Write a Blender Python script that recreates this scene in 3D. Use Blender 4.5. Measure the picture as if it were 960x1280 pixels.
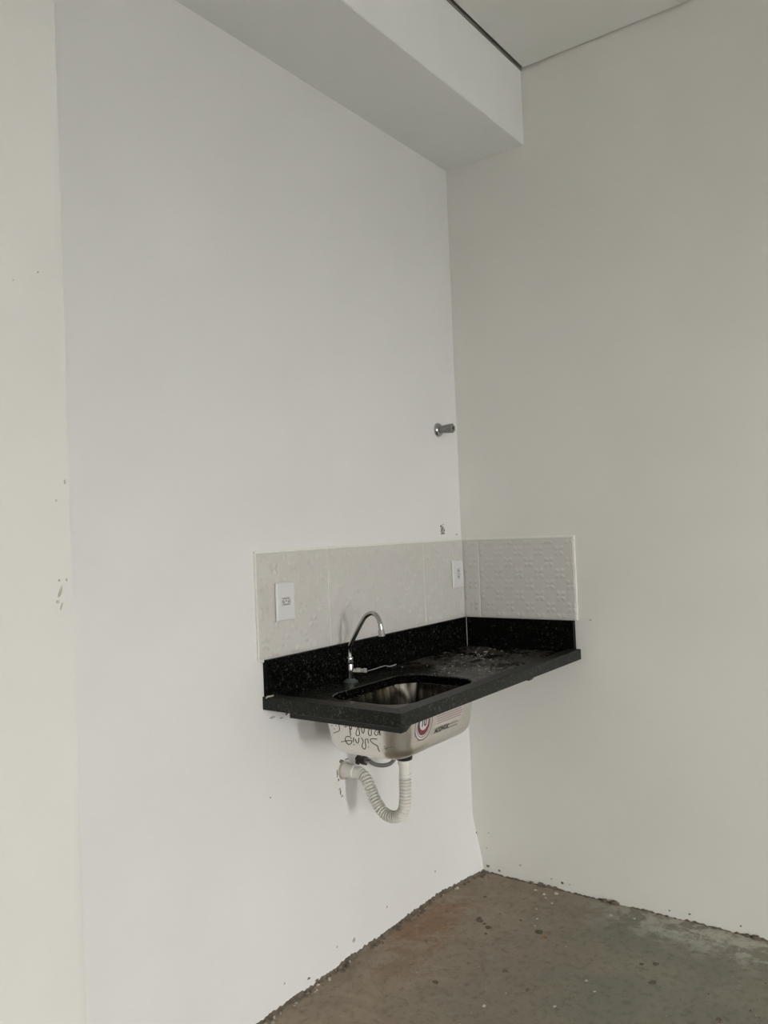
import bpy, bmesh, math, random
from mathutils import Vector, Matrix, noise

for o in list(bpy.data.objects):
    bpy.data.objects.remove(o, do_unlink=True)
SC = bpy.context.scene
COL = SC.collection
PI = math.pi
R = math.radians

# ------------------------------------------------------------------ camera
cam_d = bpy.data.cameras.new('camera')
cam_d.sensor_fit = 'VERTICAL'
cam_d.sensor_height = 36.0
cam_d.lens = 1017.0 / 1280.0 * 36.0
cam_d.clip_start = 0.02
cam = bpy.data.objects.new('camera', cam_d)
COL.objects.link(cam)
YAW, PIT, ROL = R(53.9547), R(1.2042), R(-2.2701)
fw = Vector((math.sin(YAW) * math.cos(PIT), math.cos(YAW) * math.cos(PIT), math.sin(PIT)))
r0 = Vector((math.cos(YAW), -math.sin(YAW), 0))
u0 = r0.cross(fw)
rr = r0 * math.cos(ROL) + u0 * math.sin(ROL)
uu = -r0 * math.sin(ROL) + u0 * math.cos(ROL)
m3 = Matrix((rr, uu, -fw)).transposed()
cam.matrix_world = Matrix.Translation((-2.9518, -1.753, 1.4294)) @ m3.to_4x4()
SC.camera = cam

# ------------------------------------------------------------------ world and daylight
# overcast sky outside; it reaches the room through the two openings only
w = bpy.data.worlds.new('overcast_sky')
SC.world = w
w.use_nodes = True
bg = w.node_tree.nodes['Background']
bg.inputs['Color'].default_value = (1.0, 0.982, 0.945, 1)
bg.inputs['Strength'].default_value = 68.0

# room extents
X0, Y0, ZC = -5.6, -7.2, 3.235
ZTOP = 3.52
DOOR = (-3.18, -2.56, 0.0, 2.25)          # opening in the front wall (x0,x1,z0,z1), light from behind the camera
WIN = (-7.0, -6.2, 0.9, 2.3)              # opening in the left wall (y0,y1,z0,z1)

def portal(name, loc, rot, sx, sy):
    l = bpy.data.lights.new(name, 'AREA')
    l.shape = 'RECTANGLE'
    l.size, l.size_y = sx, sy
    l.cycles.is_portal = True
    o = bpy.data.objects.new(name, l)
    o.location, o.rotation_euler = loc, rot
    COL.objects.link(o)
    return o
portal('door_daylight', ((DOOR[0] + DOOR[1]) / 2, Y0 - 0.07, (DOOR[2] + DOOR[3]) / 2), (R(90), 0, 0), DOOR[1] - DOOR[0], DOOR[3] - DOOR[2])
portal('window_daylight', (X0 - 0.07, (WIN[0] + WIN[1]) / 2, (WIN[2] + WIN[3]) / 2), (R(90), 0, R(-90)), WIN[1] - WIN[0], WIN[3] - WIN[2])

vs = SC.view_settings
vs.view_transform = 'Standard'
vs.look = 'None'
vs.gamma = 1.0
vs.use_curve_mapping = False
vs.exposure = -0.14
SC.display_settings.display_device = 'sRGB'
SC.cycles.diffuse_bounces = 8
SC.cycles.max_bounces = 12
SC.cycles.use_denoising = True

# ------------------------------------------------------------------ helpers
def link(name, me, mat=None, parent=None, smooth=False):
    o = bpy.data.objects.new(name, me)
    COL.objects.link(o)
    if mat is not None:
        if not me.materials:
            me.materials.append(mat)
    if smooth:
        for p in me.polygons:
            p.use_smooth = True
    if parent is not None:
        o.parent = parent
        o.matrix_parent_inverse = Matrix.Identity(4)
        base, q = Vector((0, 0, 0)), parent        # geometry is given in world coordinates
        while q is not None:
            base += q.location; q = q.parent
        o.location = -base
    return o

def mesh(name, verts, faces, mat=None, parent=None, smooth=False):
    me = bpy.data.meshes.new(name)
    me.from_pydata([tuple(v) for v in verts], [], faces)
    me.validate()
    me.update()
    bm = bmesh.new(); bm.from_mesh(me)
    bmesh.ops.recalc_face_normals(bm, faces=bm.faces)
    bm.to_mesh(me); bm.free()
    return link(name, me, mat, parent, smooth)

def from_bm(name, bm, mat=None, parent=None, smooth=False, recalc=True):
    if recalc:
        bmesh.ops.recalc_face_normals(bm, faces=bm.faces)
    me = bpy.data.meshes.new(name)
    bm.to_mesh(me); bm.free()
    return link(name, me, mat, parent, smooth)

def sharp(o, ang=35):
    o.data.set_sharp_from_angle(angle=R(ang))
    return o

def box_bm(x0, x1, y0, y1, z0, z1, bev=0.0, seg=1):
    bm = bmesh.new()
    bmesh.ops.create_cube(bm, size=1.0)
    for v in bm.verts:
        v.co = Vector(((x0 + x1) / 2 + v.co.x * (x1 - x0), (y0 + y1) / 2 + v.co.y * (y1 - y0), (z0 + z1) / 2 + v.co.z * (z1 - z0)))
    if bev > 0:
        bmesh.ops.bevel(bm, geom=list(bm.edges), offset=bev, segments=seg, affect='EDGES', profile=0.5)
    return bm

def box(name, x0, x1, y0, y1, z0, z1, mat, parent=None, bev=0.0, seg=1):
    return from_bm(name, box_bm(x0, x1, y0, y1, z0, z1, bev, seg), mat, parent)

def empty(name, loc):
    o = bpy.data.objects.new(name, None)
    o.empty_display_size = 0.05
    o.location = loc
    COL.objects.link(o)
    return o

def tag(o, label, cat, group=None, kind=None):
    o['label'] = label
    o['category'] = cat
    if group: o['group'] = group
    if kind: o['kind'] = kind
    return o

def structure(o, label, cat):
    o['kind'] = 'structure'
    return tag(o, label, cat)

def catmull(pts, n=10):
    P = [Vector(p) for p in pts]
    P = [P[0] * 2 - P[1]] + P + [P[-1] * 2 - P[-2]]
    out = []
    for i in range(1, len(P) - 2):
        a, b, c, d = P[i - 1], P[i], P[i + 1], P[i + 2]
        for k in range(n):
            t = k / n
            out.append(0.5 * (2 * b + (c - a) * t + (2 * a - 5 * b + 4 * c - d) * t * t + (3 * b - a - 3 * c + d) * t ** 3))
    out.append(P[-2].copy())
    return out

def tube_data(path, rad, seg=14, cap=True):
    """path: list of Vector; rad: float or function of arc length"""
    path = [Vector(p) for p in path]
    tang = []
    for i in range(len(path)):
        a = path[max(0, i - 1)]; b = path[min(len(path) - 1, i + 1)]
        tang.append((b - a).normalized())
    up = Vector((0, 0, 1)) if abs(tang[0].z) < 0.9 else Vector((1, 0, 0))
    nrm = (up - tang[0] * up.dot(tang[0])).normalized()
    V, F, s = [], [], 0.0
    for i, p in enumerate(path):
        if i:
            s += (p - path[i - 1]).length
            nrm = (nrm - tang[i] * nrm.dot(tang[i])).normalized()
        b = tang[i].cross(nrm)
        r = rad(s) if callable(rad) else rad
        for k in range(seg):
            a = 2 * PI * k / seg
            V.append(p + (nrm * math.cos(a) + b * math.sin(a)) * r)
    for i in range(len(path) - 1):
        for k in range(seg):
            k2 = (k + 1) % seg
            F.append((i * seg + k, i * seg + k2, (i + 1) * seg + k2, (i + 1) * seg + k))
    if cap:
        F.append(tuple(range(seg))[::-1])
        n = (len(path) - 1) * seg
        F.append(tuple(n + k for k in range(seg)))
    return V, F

def tube(name, path, rad, mat, parent=None, seg=14):
    V, F = tube_data(path, rad, seg)
    return sharp(mesh(name, V, F, mat, parent, True), 50)

def lathe(name, base, axis, profile, mat, parent=None, seg=32, ang=35):
    """profile: list of (distance along axis, radius)"""
    axis = Vector(axis).normalized()
    up = Vector((0, 0, 1)) if abs(axis.z) < 0.9 else Vector((1, 0, 0))
    n = (up - axis * up.dot(axis)).normalized()
    b = axis.cross(n)
    V, F = [], []
    for d, r in profile:
        for k in range(seg):
            a = 2 * PI * k / seg
            V.append(Vector(base) + axis * d + (n * math.cos(a) + b * math.sin(a)) * max(r, 1e-4))
    for i in range(len(profile) - 1):
        for k in range(seg):
            k2 = (k + 1) % seg
            F.append((i * seg + k, i * seg + k2, (i + 1) * seg + k2, (i + 1) * seg + k))
    F.append(tuple(range(seg))[::-1])
    F.append(tuple((len(profile) - 1) * seg + k for k in range(seg)))
    return sharp(mesh(name, V, F, mat, parent, True), ang)

def rrect(cx, cy, hx, hy, r, n=10):
    out = []
    for qx, qy, a0 in ((1, 1, 0), (-1, 1, 90), (-1, -1, 180), (1, -1, 270)):
        for k in range(n + 1):
            a = R(a0 + 90 * k / n)
            out.append((cx + qx * (hx - r) + r * math.cos(a), cy + qy * (hy - r) + r * math.sin(a)))
    return out

# ------------------------------------------------------------------ materials
def new_mat(name):
    m = bpy.data.materials.new(name)
    m.use_nodes = True
    nt = m.node_tree
    b = nt.nodes['Principled BSDF']
    return m, nt, b

def node(nt, t, **kw):
    n = nt.nodes.new(t)
    for k, v in kw.items():
        setattr(n, k, v)
    return n

def coords(nt):
    g = node(nt, 'ShaderNodeNewGeometry')
    return g.outputs['Position']

def noise_n(nt, vec, scale, detail=4.0, rough=0.55, dist=0.0):
    n = node(nt, 'ShaderNodeTexNoise')
    n.inputs['Scale'].default_value = scale
    n.inputs['Detail'].default_value = detail
    n.inputs['Roughness'].default_value = rough
    n.inputs['Distortion'].default_value = dist
    nt.links.new(vec, n.inputs['Vector'])
    return n.outputs['Fac']

def ramp(nt, fac, stops):
    n = node(nt, 'ShaderNodeValToRGB')
    e = n.color_ramp.elements
    e[0].position, e[0].color = stops[0][0], (*stops[0][1], 1)
    e[1].position, e[1].color = stops[1][0], (*stops[1][1], 1)
    for p, c in stops[2:]:
        x = e.new(p); x.color = (*c, 1)
    nt.links.new(fac, n.inputs['Fac'])
    return n.outputs['Color']

def mix(nt, fac, a, b, mode='MIX'):
    n = node(nt, 'ShaderNodeMix')
    n.data_type = 'RGBA'; n.blend_type = mode
    for s, v in ((n.inputs[0], fac), (n.inputs[6], a), (n.inputs[7], b)):
        if hasattr(v, 'is_linked'):
            nt.links.new(v, s)
        elif isinstance(v, tuple):
            s.default_value = (*v, 1) if len(v) == 3 else v
        else:
            s.default_value = v
    return n.outputs[2]

def math_n(nt, op, a, b=None, clamp=False):
    n = node(nt, 'ShaderNodeMath', operation=op, use_clamp=clamp)
    for s, v in ((n.inputs[0], a), (n.inputs[1], b)):
        if v is None: continue
        if hasattr(v, 'is_linked'): nt.links.new(v, s)
        else: s.default_value = v
    return n.outputs[0]

def bump(nt, b, height, strength, dist=0.002):
    n = node(nt, 'ShaderNodeBump')
    n.inputs['Strength'].default_value = strength
    n.inputs['Distance'].default_value = dist
    nt.links.new(height, n.inputs['Height'])
    nt.links.new(n.outputs['Normal'], b.inputs['Normal'])

def paint(name, c, var=0.05, rough=0.6):
    m, nt, b = new_mat(name)
    p = coords(nt)
    f = noise_n(nt, p, 2.2, 5, 0.55)
    lo = tuple(x * (1 - var) for x in c); hi = tuple(min(1, x * (1 + var)) for x in c)
    col = ramp(nt, f, [(0.35, lo), (0.65, hi)])
    nt.links.new(col, b.inputs['Base Color'])
    b.inputs['Roughness'].default_value = rough
    b.inputs['Specular IOR Level'].default_value = 0.25
    big = noise_n(nt, p, 14, 4, 0.6)
    fine = noise_n(nt, p, 160, 3, 0.6)
    bump(nt, b, math_n(nt, 'ADD', math_n(nt, 'MULTIPLY', big, 1.0), math_n(nt, 'MULTIPLY', fine, 0.18)), 0.22, 0.004)
    return m

def plain(name, c, rough=0.5, metal=0.0, spec=0.5, var=0.0, scale=60):
    m, nt, b = new_mat(name)
    if var:
        f = noise_n(nt, coords(nt), scale, 4, 0.6)
        nt.links.new(ramp(nt, f, [(0.3, tuple(x * (1 - var) for x in c)), (0.7, tuple(min(1, x * (1 + var)) for x in c))]), b.inputs['Base Color'])
    else:
        b.inputs['Base Color'].default_value = (*c, 1)
    b.inputs['Roughness'].default_value = rough
    b.inputs['Metallic'].default_value = metal
    b.inputs['Specular IOR Level'].default_value = spec
    return m

WALL = (0.745, 0.745, 0.742)
M_WALL = paint('white_wall_paint', WALL, 0.018)
M_WALLR = paint('offwhite_wall_paint', (0.715, 0.708, 0.675), 0.018)
M_CEIL = paint('ceiling_paint', (0.83, 0.83, 0.81), 0.012)
M_BEAM = paint('beam_paint', (0.825, 0.83, 0.83), 0.015)
M_PIER = paint('pier_wall_paint', (0.705, 0.704, 0.682), 0.015)
M_RAW = plain('raw_concrete', (0.30, 0.29, 0.27), 0.9, var=0.2, scale=8)

def granite(name, base, rough, spec, speck=1.0, dust=0.0):
    m, nt, b = new_mat(name)
    p = coords(nt)
    v = node(nt, 'ShaderNodeTexVoronoi')
    v.inputs['Scale'].default_value = 330
    nt.links.new(p, v.inputs['Vector'])
    sep = node(nt, 'ShaderNodeSeparateColor')
    nt.links.new(v.outputs['Color'], sep.inputs['Color'])
    s1 = ramp(nt, sep.outputs[0], [(0.80, (0, 0, 0)), (0.98, (0.085 * speck, 0.09 * speck, 0.08 * speck))])
    v2 = node(nt, 'ShaderNodeTexVoronoi')
    v2.inputs['Scale'].default_value = 150
    nt.links.new(p, v2.inputs['Vector'])
    sep2 = node(nt, 'ShaderNodeSeparateColor')
    nt.links.new(v2.outputs['Color'], sep2.inputs['Color'])
    s2 = ramp(nt, sep2.outputs[1], [(0.93, (0, 0, 0)), (0.99, (0.11 * speck, 0.11 * speck, 0.10 * speck))])
    n1 = ramp(nt, noise_n(nt, p, 35, 4, 0.6), [(0.3, tuple(x * 0.75 for x in base)), (0.7, tuple(x * 1.25 for x in base))])
    col = mix(nt, 1.0, mix(nt, 1.0, n1, s1, 'ADD'), s2, 'ADD')
    if dust:
        d = noise_n(nt, p, 5.5, 8, 0.68, 0.6)
        d2 = noise_n(nt, p, 60, 5, 0.7)
        fac = math_n(nt, 'MULTIPLY', ramp(nt, d, [(0.42, (0, 0, 0)), (0.72, (1, 1, 1))]), ramp(nt, d2, [(0.35, (0, 0, 0)), (0.72, (1, 1, 1))]))
        sp = node(nt, 'ShaderNodeSeparateXYZ'); nt.links.new(p, sp.inputs[0])
        reg = math_n(nt, 'ADD', math_n(nt, 'MULTIPLY', math_n(nt, 'ADD', sp.outputs[0], 0.72), 3.5, True), 0.12, True)
        fac = math_n(nt, 'MULTIPLY', math_n(nt, 'MULTIPLY', fac, dust), reg)
        fac = math_n(nt, 'ADD', fac, math_n(nt, 'MULTIPLY', d2, 0.055))
        col = mix(nt, fac, col, (0.28, 0.265, 0.22))
        rg = node(nt, 'ShaderNodeMapRange'); nt.links.new(fac, rg.inputs['Value'])
        rg.inputs['From Max'].default_value = 0.45
        rg.inputs['To Min'].default_value = rough; rg.inputs['To Max'].default_value = 0.7
        nt.links.new(rg.outputs[0], b.inputs['Roughness'])
    nt.links.new(col, b.inputs['Base Color'])
    if not dust: b.inputs['Roughness'].default_value = rough
    b.inputs['Specular IOR Level'].default_value = spec
    return m
M_GR_POL = granite('black_granite_polished', (0.0022, 0.0028, 0.0022), 0.20, 0.05, 0.16)
M_GR_EDGE = granite('black_granite_edge', (0.010, 0.0115, 0.009), 0.42, 0.16, 0.40)
M_GR_TOP = granite('black_granite_dusty_top', (0.0050, 0.0050, 0.0036), 0.17, 0.24, 0.45, 0.62)

def steel(name, c, rough, streak=0.0):
    m, nt, b = new_mat(name)
    b.inputs['Base Color'].default_value = (*c, 1)
    b.inputs['Metallic'].default_value = 1.0
    f = noise_n(nt, coords(nt), 25, 5, 0.6)
    rr_ = node(nt, 'ShaderNodeMapRange')
    nt.links.new(f, rr_.inputs['Value'])
    rr_.inputs['To Min'].default_value = rough * 0.85
    rr_.inputs['To Max'].default_value = rough * 1.2
    nt.links.new(rr_.outputs[0], b.inputs['Roughness'])
    return m
M_STEEL = steel('brushed_stainless', (0.76, 0.725, 0.685), 0.285)
M_STEEL_SHADED = steel('polished_stainless_shaded', (0.30, 0.285, 0.265), 0.14)  # same steel as outside, the bowl's inner shade put into its colour
def reflection_streaks(m):  # paints the bowl's inner reflections as vertical dark and light bands
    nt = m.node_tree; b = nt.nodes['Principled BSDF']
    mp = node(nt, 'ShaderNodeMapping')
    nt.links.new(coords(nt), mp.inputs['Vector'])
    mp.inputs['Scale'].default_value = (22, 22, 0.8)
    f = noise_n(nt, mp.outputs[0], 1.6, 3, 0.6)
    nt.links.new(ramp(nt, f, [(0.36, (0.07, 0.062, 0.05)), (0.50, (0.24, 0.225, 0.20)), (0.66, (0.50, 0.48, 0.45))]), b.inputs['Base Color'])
reflection_streaks(M_STEEL_SHADED)
M_CHROME = steel('chrome', (0.46, 0.46, 0.45), 0.10)
M_DULL = steel('dull_nickel', (0.27, 0.27, 0.265), 0.38)
M_TILE = plain('cream_ceramic', (0.556, 0.541, 0.518), 0.30, spec=0.4, var=0.015, scale=6)
M_GROUT = plain('white_grout', (0.74, 0.72, 0.68), 0.85, var=0.06)
M_PLAST = plain('white_plastic', (0.645, 0.648, 0.658), 0.35)
M_PLAST2 = plain('white_plastic_module', (0.60, 0.605, 0.61), 0.38)
M_DARK = plain('dark_recess', (0.02, 0.02, 0.02), 0.7)
M_HOSE = plain('white_corrugated_plastic', (0.66, 0.64, 0.60), 0.5, var=0.05, scale=90)
M_PVC = plain('white_pvc', (0.76, 0.745, 0.70), 0.4, var=0.03)
M_RUBBER = plain('black_plastic', (0.012, 0.012, 0.012), 0.4)
M_BRAID = plain('grey_flexible_hose', (0.16, 0.155, 0.145), 0.55, var=0.25, scale=300)
M_BRASS = plain('dark_aged_metal', (0.07, 0.06, 0.05), 0.5, 0.6, var=0.3)
M_BRACKET = plain('black_painted_steel', (0.010, 0.010, 0.010), 0.6)
M_INK = plain('brown_marker_ink', (0.055, 0.032, 0.026), 0.7)
M_LBL_W = plain('label_white', (0.62, 0.60, 0.58), 0.5)
M_LBL_R = plain('label_dark_red', (0.16, 0.03, 0.04), 0.5)
M_LBL_P = plain('label_rose_grey', (0.30, 0.24, 0.235), 0.5)
M_LBL_PALE = plain('label_pale_rose', (0.50, 0.455, 0.44), 0.5)
M_LBL_K = plain('label_black', (0.03, 0.025, 0.03), 0.5)
M_TEAL = plain('verdigris_washer', (0.055, 0.078, 0.080), 0.4, var=0.3, scale=80)
M_CRUMB = plain('mortar_crumb', (0.135, 0.110, 0.082), 0.9, var=0.45, scale=60)
M_CRUMB_L = plain('pale_mortar', (0.40, 0.37, 0.32), 0.9, var=0.25, scale=60)
M_CHIP = plain('bared_plaster', (0.44, 0.41, 0.36), 0.9, var=0.3, scale=120)
M_CHIPD = plain('bared_dark_plaster', (0.15, 0.135, 0.115), 0.9, var=0.3, scale=120)
M_SPOT = plain('white_paint_spot', (0.50, 0.48, 0.43), 0.7)
M_ALU = plain('aluminium_frame', (0.55, 0.55, 0.55), 0.4, 0.8)

def floor_mat():
    m, nt, b = new_mat('bare_screed')
    p = coords(nt)
    sp = node(nt, 'ShaderNodeSeparateXYZ')
    nt.links.new(p, sp.inputs[0])
    n1 = noise_n(nt, p, 3.0, 8, 0.62, 0.4)
    n2 = noise_n(nt, p, 38, 6, 0.65)
    n3 = noise_n(nt, p, 9.0, 7, 0.68, 0.8)
    grey = ramp(nt, n1, [(0.3, (0.195, 0.186, 0.150)), (0.7, (0.250, 0.236, 0.192))])
    # browner, muddier ground close to the sink wall
    t = math_n(nt, 'ADD', math_n(nt, 'MULTIPLY', sp.outputs[1], 1.8), 1.45)
    t = math_n(nt, 'ADD', t, math_n(nt, 'MULTIPLY', math_n(nt, 'SUBTRACT', n1, 0.5), 1.6), True)
    brown = ramp(nt, n3, [(0.32, (0.235, 0.193, 0.145)), (0.68, (0.335, 0.278, 0.212))])
    col = mix(nt, t, grey, brown)
    # rust patch
    def blob(cx, cy, rx, ry, soft, wob):
        dx = math_n(nt, 'DIVIDE', math_n(nt, 'SUBTRACT', sp.outputs[0], cx), rx)
        dy = math_n(nt, 'DIVIDE', math_n(nt, 'SUBTRACT', sp.outputs[1], cy), ry)
        d = math_n(nt, 'SQRT', math_n(nt, 'ADD', math_n(nt, 'MULTIPLY', dx, dx), math_n(nt, 'MULTIPLY', dy, dy)))
        d = math_n(nt, 'ADD', d, math_n(nt, 'MULTIPLY', math_n(nt, 'SUBTRACT', n3, 0.5), wob))
        return math_n(nt, 'DIVIDE', math_n(nt, 'SUBTRACT', 1.0, d), soft, True)
    rust = math_n(nt, 'MULTIPLY', blob(-0.50, -0.10, 0.24, 0.12, 0.6, 2.6), 0.75)
    col = mix(nt, rust, col, (0.245, 0.140, 0.075))
    rust2 = math_n(nt, 'MULTIPLY', blob(-0.80, -0.16, 0.16, 0.08, 0.7, 2.8), 0.45)
    col = mix(nt, rust2, col, (0.23, 0.145, 0.09))
    # pale cement smears along the right wall
    k = math_n(nt, 'MULTIPLY', math_n(nt, 'ADD', sp.outputs[0], 0.26), 6.0, True)
    far = math_n(nt, 'MULTIPLY', math_n(nt, 'SUBTRACT', -0.42, sp.outputs[1]), 2.6, True)
    lime = math_n(nt, 'MULTIPLY', math_n(nt, 'MULTIPLY', k, far), ramp(nt, noise_n(nt, p, 11, 7, 0.66, 0.25), [(0.46, (0, 0, 0)), (0.55, (1, 1, 1))]))
    col = mix(nt, math_n(nt, 'MULTIPLY', lime, 0.75), col, (0.50, 0.485, 0.425))
    # fine grit
    dk = ramp(nt, n2, [(0.30, (0.62, 0.60, 0.56)), (0.50, (1, 1, 1))])
    col = mix(nt, 0.8, col, dk, 'MULTIPLY')
    nt.links.new(col, b.inputs['Base Color'])
    b.inputs['Roughness'].default_value = 0.75
    b.inputs['Specular IOR Level'].default_value = 0.3
    bump(nt, b, math_n(nt, 'ADD', n3, math_n(nt, 'MULTIPLY', n2, 0.6)), 0.5, 0.004)
    return m
M_FLOOR = floor_mat()

# ------------------------------------------------------------------ the room
def smooth(a, b, x):
    t = max(0.0, min(1.0, (x - a) / (b - a)))
    return t * t * (3 - 2 * t)

def grid_wall(name, us, vs_, fn, mat):
    V = [fn(u, v) for v in vs_ for u in us]
    n = len(us)
    F = [(j * n + i, j * n + i + 1, (j + 1) * n + i + 1, (j + 1) * n + i) for j in range(len(vs_) - 1) for i in range(n - 1)]
    return mesh(name, V, F, mat, None, True)

def steps(*segs):
    out = []
    for a, b, n in segs:
        out += [a + (b - a) * k / n for k in range(n)]
    out.append(segs[-1][1])
    return out

# floor
fl = grid_wall('floor', steps((X0 - 0.1, -1.5, 10), (-1.5, 0.06, 40)), steps((Y0 - 0.1, -1.6, 12), (-1.6, 0.08, 40)),
               lambda x, y: (x, y, 0.003 * (noise.noise(Vector((x * 3, y * 3, 0))))), M_FLOOR)
structure(fl, 'bare grey-brown concrete screed floor with rust stains', 'floor')

# sink wall (y = 0); its plaster bellies out where it meets the right wall at the floor
def sink_wall(x, z):
    bulge = 0.040 * (1 - smooth(0.0, 0.26, z)) * smooth(-0.30, 0.0, x)
    wav = 0.0022 * noise.noise(Vector((x * 2.1, 7.0, z * 2.1)))
    # keep the tiled zone flat
    flat = smooth(0.85, 0.75, z) if z < 0.9 else smooth(1.45, 1.6, z)
    return (x, -bulge + wav * (flat if x > -1.3 else 1.0), z)
wb = grid_wall('wall_back', steps((-2.2, -0.4, 26), (-0.4, 0.08, 20)), steps((-0.02, 0.4, 22), (0.4, 3.5, 40)), sink_wall, M_WALL)
structure(wb, 'white painted plaster wall carrying the sink', 'wall')

# right wall (x = 0)
def right_wall(y, z):
    wav = 0.0022 * noise.noise(Vector((3.0, y * 2.1, z * 2.1)))
    flat = 0.0 if (0.85 < z < 1.45 and y > -0.6) else 1.0
    return (wav * flat * smooth(0.0, -0.2, y), y, z)
wr = grid_wall('wall_right', steps((Y0, -1.5, 14), (-1.5, 0.06, 30)), steps((-0.02, 0.3, 8), (0.3, 3.5, 36)), right_wall, M_WALLR)
structure(wr, 'off-white painted plaster wall on the right', 'wall')

# projecting pier left of the sink wall (face flush with the beam), sharp slightly wavy arris
PX = -2.0525
def pier():
    V, F = [], []
    zs = [3.5 * k / 70 - 0.02 for k in range(71)]
    xs = [X0 - 0.1] + [PX - d for d in (2.0, 1.0, 0.5, 0.25, 0.12, 0.05, 0.018, 0.004)]
    for z in zs:
        e = 0.0025 * noise.noise(Vector((0, 0, z * 4))) + 0.0008 * noise.noise(Vector((2, 0, z * 30)))
        row = [(x, -0.3632 + 0.002 * noise.noise(Vector((x * 2, 5, z * 2))), z) for x in xs]
        row += [(PX + e - 0.001, -0.3627, z), (PX + e, -0.359, z), (PX + e, 0.02, z)]
        V += row
    n = len(xs) + 3
    for j in range(len(zs) - 1):
        for i in range(n - 1):
            F.append((j * n + i, j * n + i + 1, (j + 1) * n + i + 1, (j + 1) * n + i))
    return sharp(mesh('wall_left_pier', V, F, M_PIER, None, True), 40)
wp = pier()
structure(wp, 'brighter off-white wall pier projecting at the left edge', 'wall')

# front wall with the door opening and left wall with the window opening (behind the camera)
def holed_wall(name, a0, a1, z0, z1, h, place, th, mat):
    bm = bmesh.new()
    A = [a0, h[0], h[1], a1]; Z = [z0, h[2], h[3], z1]
    A = sorted(set(A)); Z = sorted(set(Z))
    for i in range(len(A) - 1):
        for j in range(len(Z) - 1):
            if A[i] >= h[0] - 1e-6 and A[i + 1] <= h[1] + 1e-6 and Z[j] >= h[2] - 1e-6 and Z[j + 1] <= h[3] + 1e-6:
                continue
            vs8 = [bm.verts.new(place(a, d, z)) for d in (0, th) for a, z in ((A[i], Z[j]), (A[i + 1], Z[j]), (A[i + 1], Z[j + 1]), (A[i], Z[j + 1]))]
            for q in ((0, 1, 2, 3), (7, 6, 5, 4), (0, 4, 5, 1), (1, 5, 6, 2), (2, 6, 7, 3), (3, 7, 4, 0)):
                bm.faces.new([vs8[k] for k in q])
    return from_bm(name, bm, mat)
wf = holed_wall('wall_front', X0, 0.15, 0.0, 3.5, DOOR, lambda a, d, z: (a, Y0 - d, z), 0.14, M_WALL)
structure(wf, 'white plaster wall with the balcony doorway behind the camera', 'wall')
wl = holed_wall('wall_left', Y0 - 0.14, -0.36, 0.0, 3.5, WIN, lambda a, d, z: (X0 - d, a, z), 0.14, M_WALL)
structure(wl, 'white plaster wall with a wide window behind the camera', 'wall')

def frame(name, h, place, label, cat):
    e = empty(name, place(h[0], 0.07, h[2]))
    t = 0.045
    for (a0, a1, z0, z1) in ((h[0], h[0] + t, h[2], h[3]), (h[1] - t, h[1], h[2], h[3]), (h[0] + t, h[1] - t, h[3] - t, h[3]), (h[0] + t, h[1] - t, h[2], h[2] + 0.03)):
        c = [place(a0, 0.03, z0), place(a1, 0.10, z1)]
        xs = sorted((c[0][0], c[1][0])); ys = sorted((c[0][1], c[1][1])); zs = sorted((c[0][2], c[1][2]))
        box('frame_bar', xs[0], xs[1], ys[0], ys[1], zs[0], zs[1], M_ALU, e, 0.003)
    structure(e, label, cat)
frame('door_1', DOOR, lambda a, d, z: (a, Y0 - d, z), 'aluminium frame of the open balcony doorway behind the camera', 'door')
frame('window_1', WIN, lambda a, d, z: (X0 - d, a, z), 'aluminium frame of the wide window behind the camera', 'window')

# beam along the sink wall and the suspended ceiling with its shadow gap
ZB, BD = 2.9335, 0.3632
bm = bmesh.new()
nx = 60
for k in range(nx + 1):
    x = -5.6 + 5.62 * k / nx
    e = 0.002 * noise.noise(Vector((x * 3, 1, 1)))
    for (y, z) in ((0.02, ZB + 0.002), (-BD + 0.003, ZB + e), (-BD, ZB + 0.003 + e), (-BD, 3.5)):
        bm.verts.new((x, y, z))
bm.verts.ensure_lookup_table()
for k in range(nx):
    for j in range(3):
        a = k * 4 + j
        bm.faces.new((bm.verts[a], bm.verts[a + 1], bm.verts[a + 5], bm.verts[a + 4]))
be = from_bm('ceiling_beam', bm, M_BEAM)
structure(be, 'white boxed-out beam running above the sink wall', 'beam')
ce = box('ceiling', X0, -0.011, Y0, -BD - 0.016, ZC, ZC + 0.0125, M_CEIL)
structure(ce, 'pale grey suspended ceiling with a dark shadow gap at its edges', 'ceiling')
cs = box('ceiling_slab', X0 - 0.15, 0.15, Y0 - 0.14, 0.15, 3.5, 3.6, M_RAW)
structure(cs, 'raw concrete slab above the suspended ceiling', 'ceiling')
# gap profile: steel angle on the beam face, seen in the gap
ga = box('trim_1', -5.6, -0.001, -BD - 0.0045, -BD + 0.002, ZC - 0.004, ZC + 0.02, plain('gap_trim', (0.20, 0.19, 0.17), 0.6))
structure(ga, 'thin grey edge profile in the ceiling gap along the beam', 'trim')
# ground outside the openings
gd = box('ground', -30, 20, -40, 20, -0.35, -0.06, plain('outside_paving', (0.37, 0.38, 0.40), 0.9, var=0.1, scale=1))
structure(gd, 'pale paving outside the building', 'ground')

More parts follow.
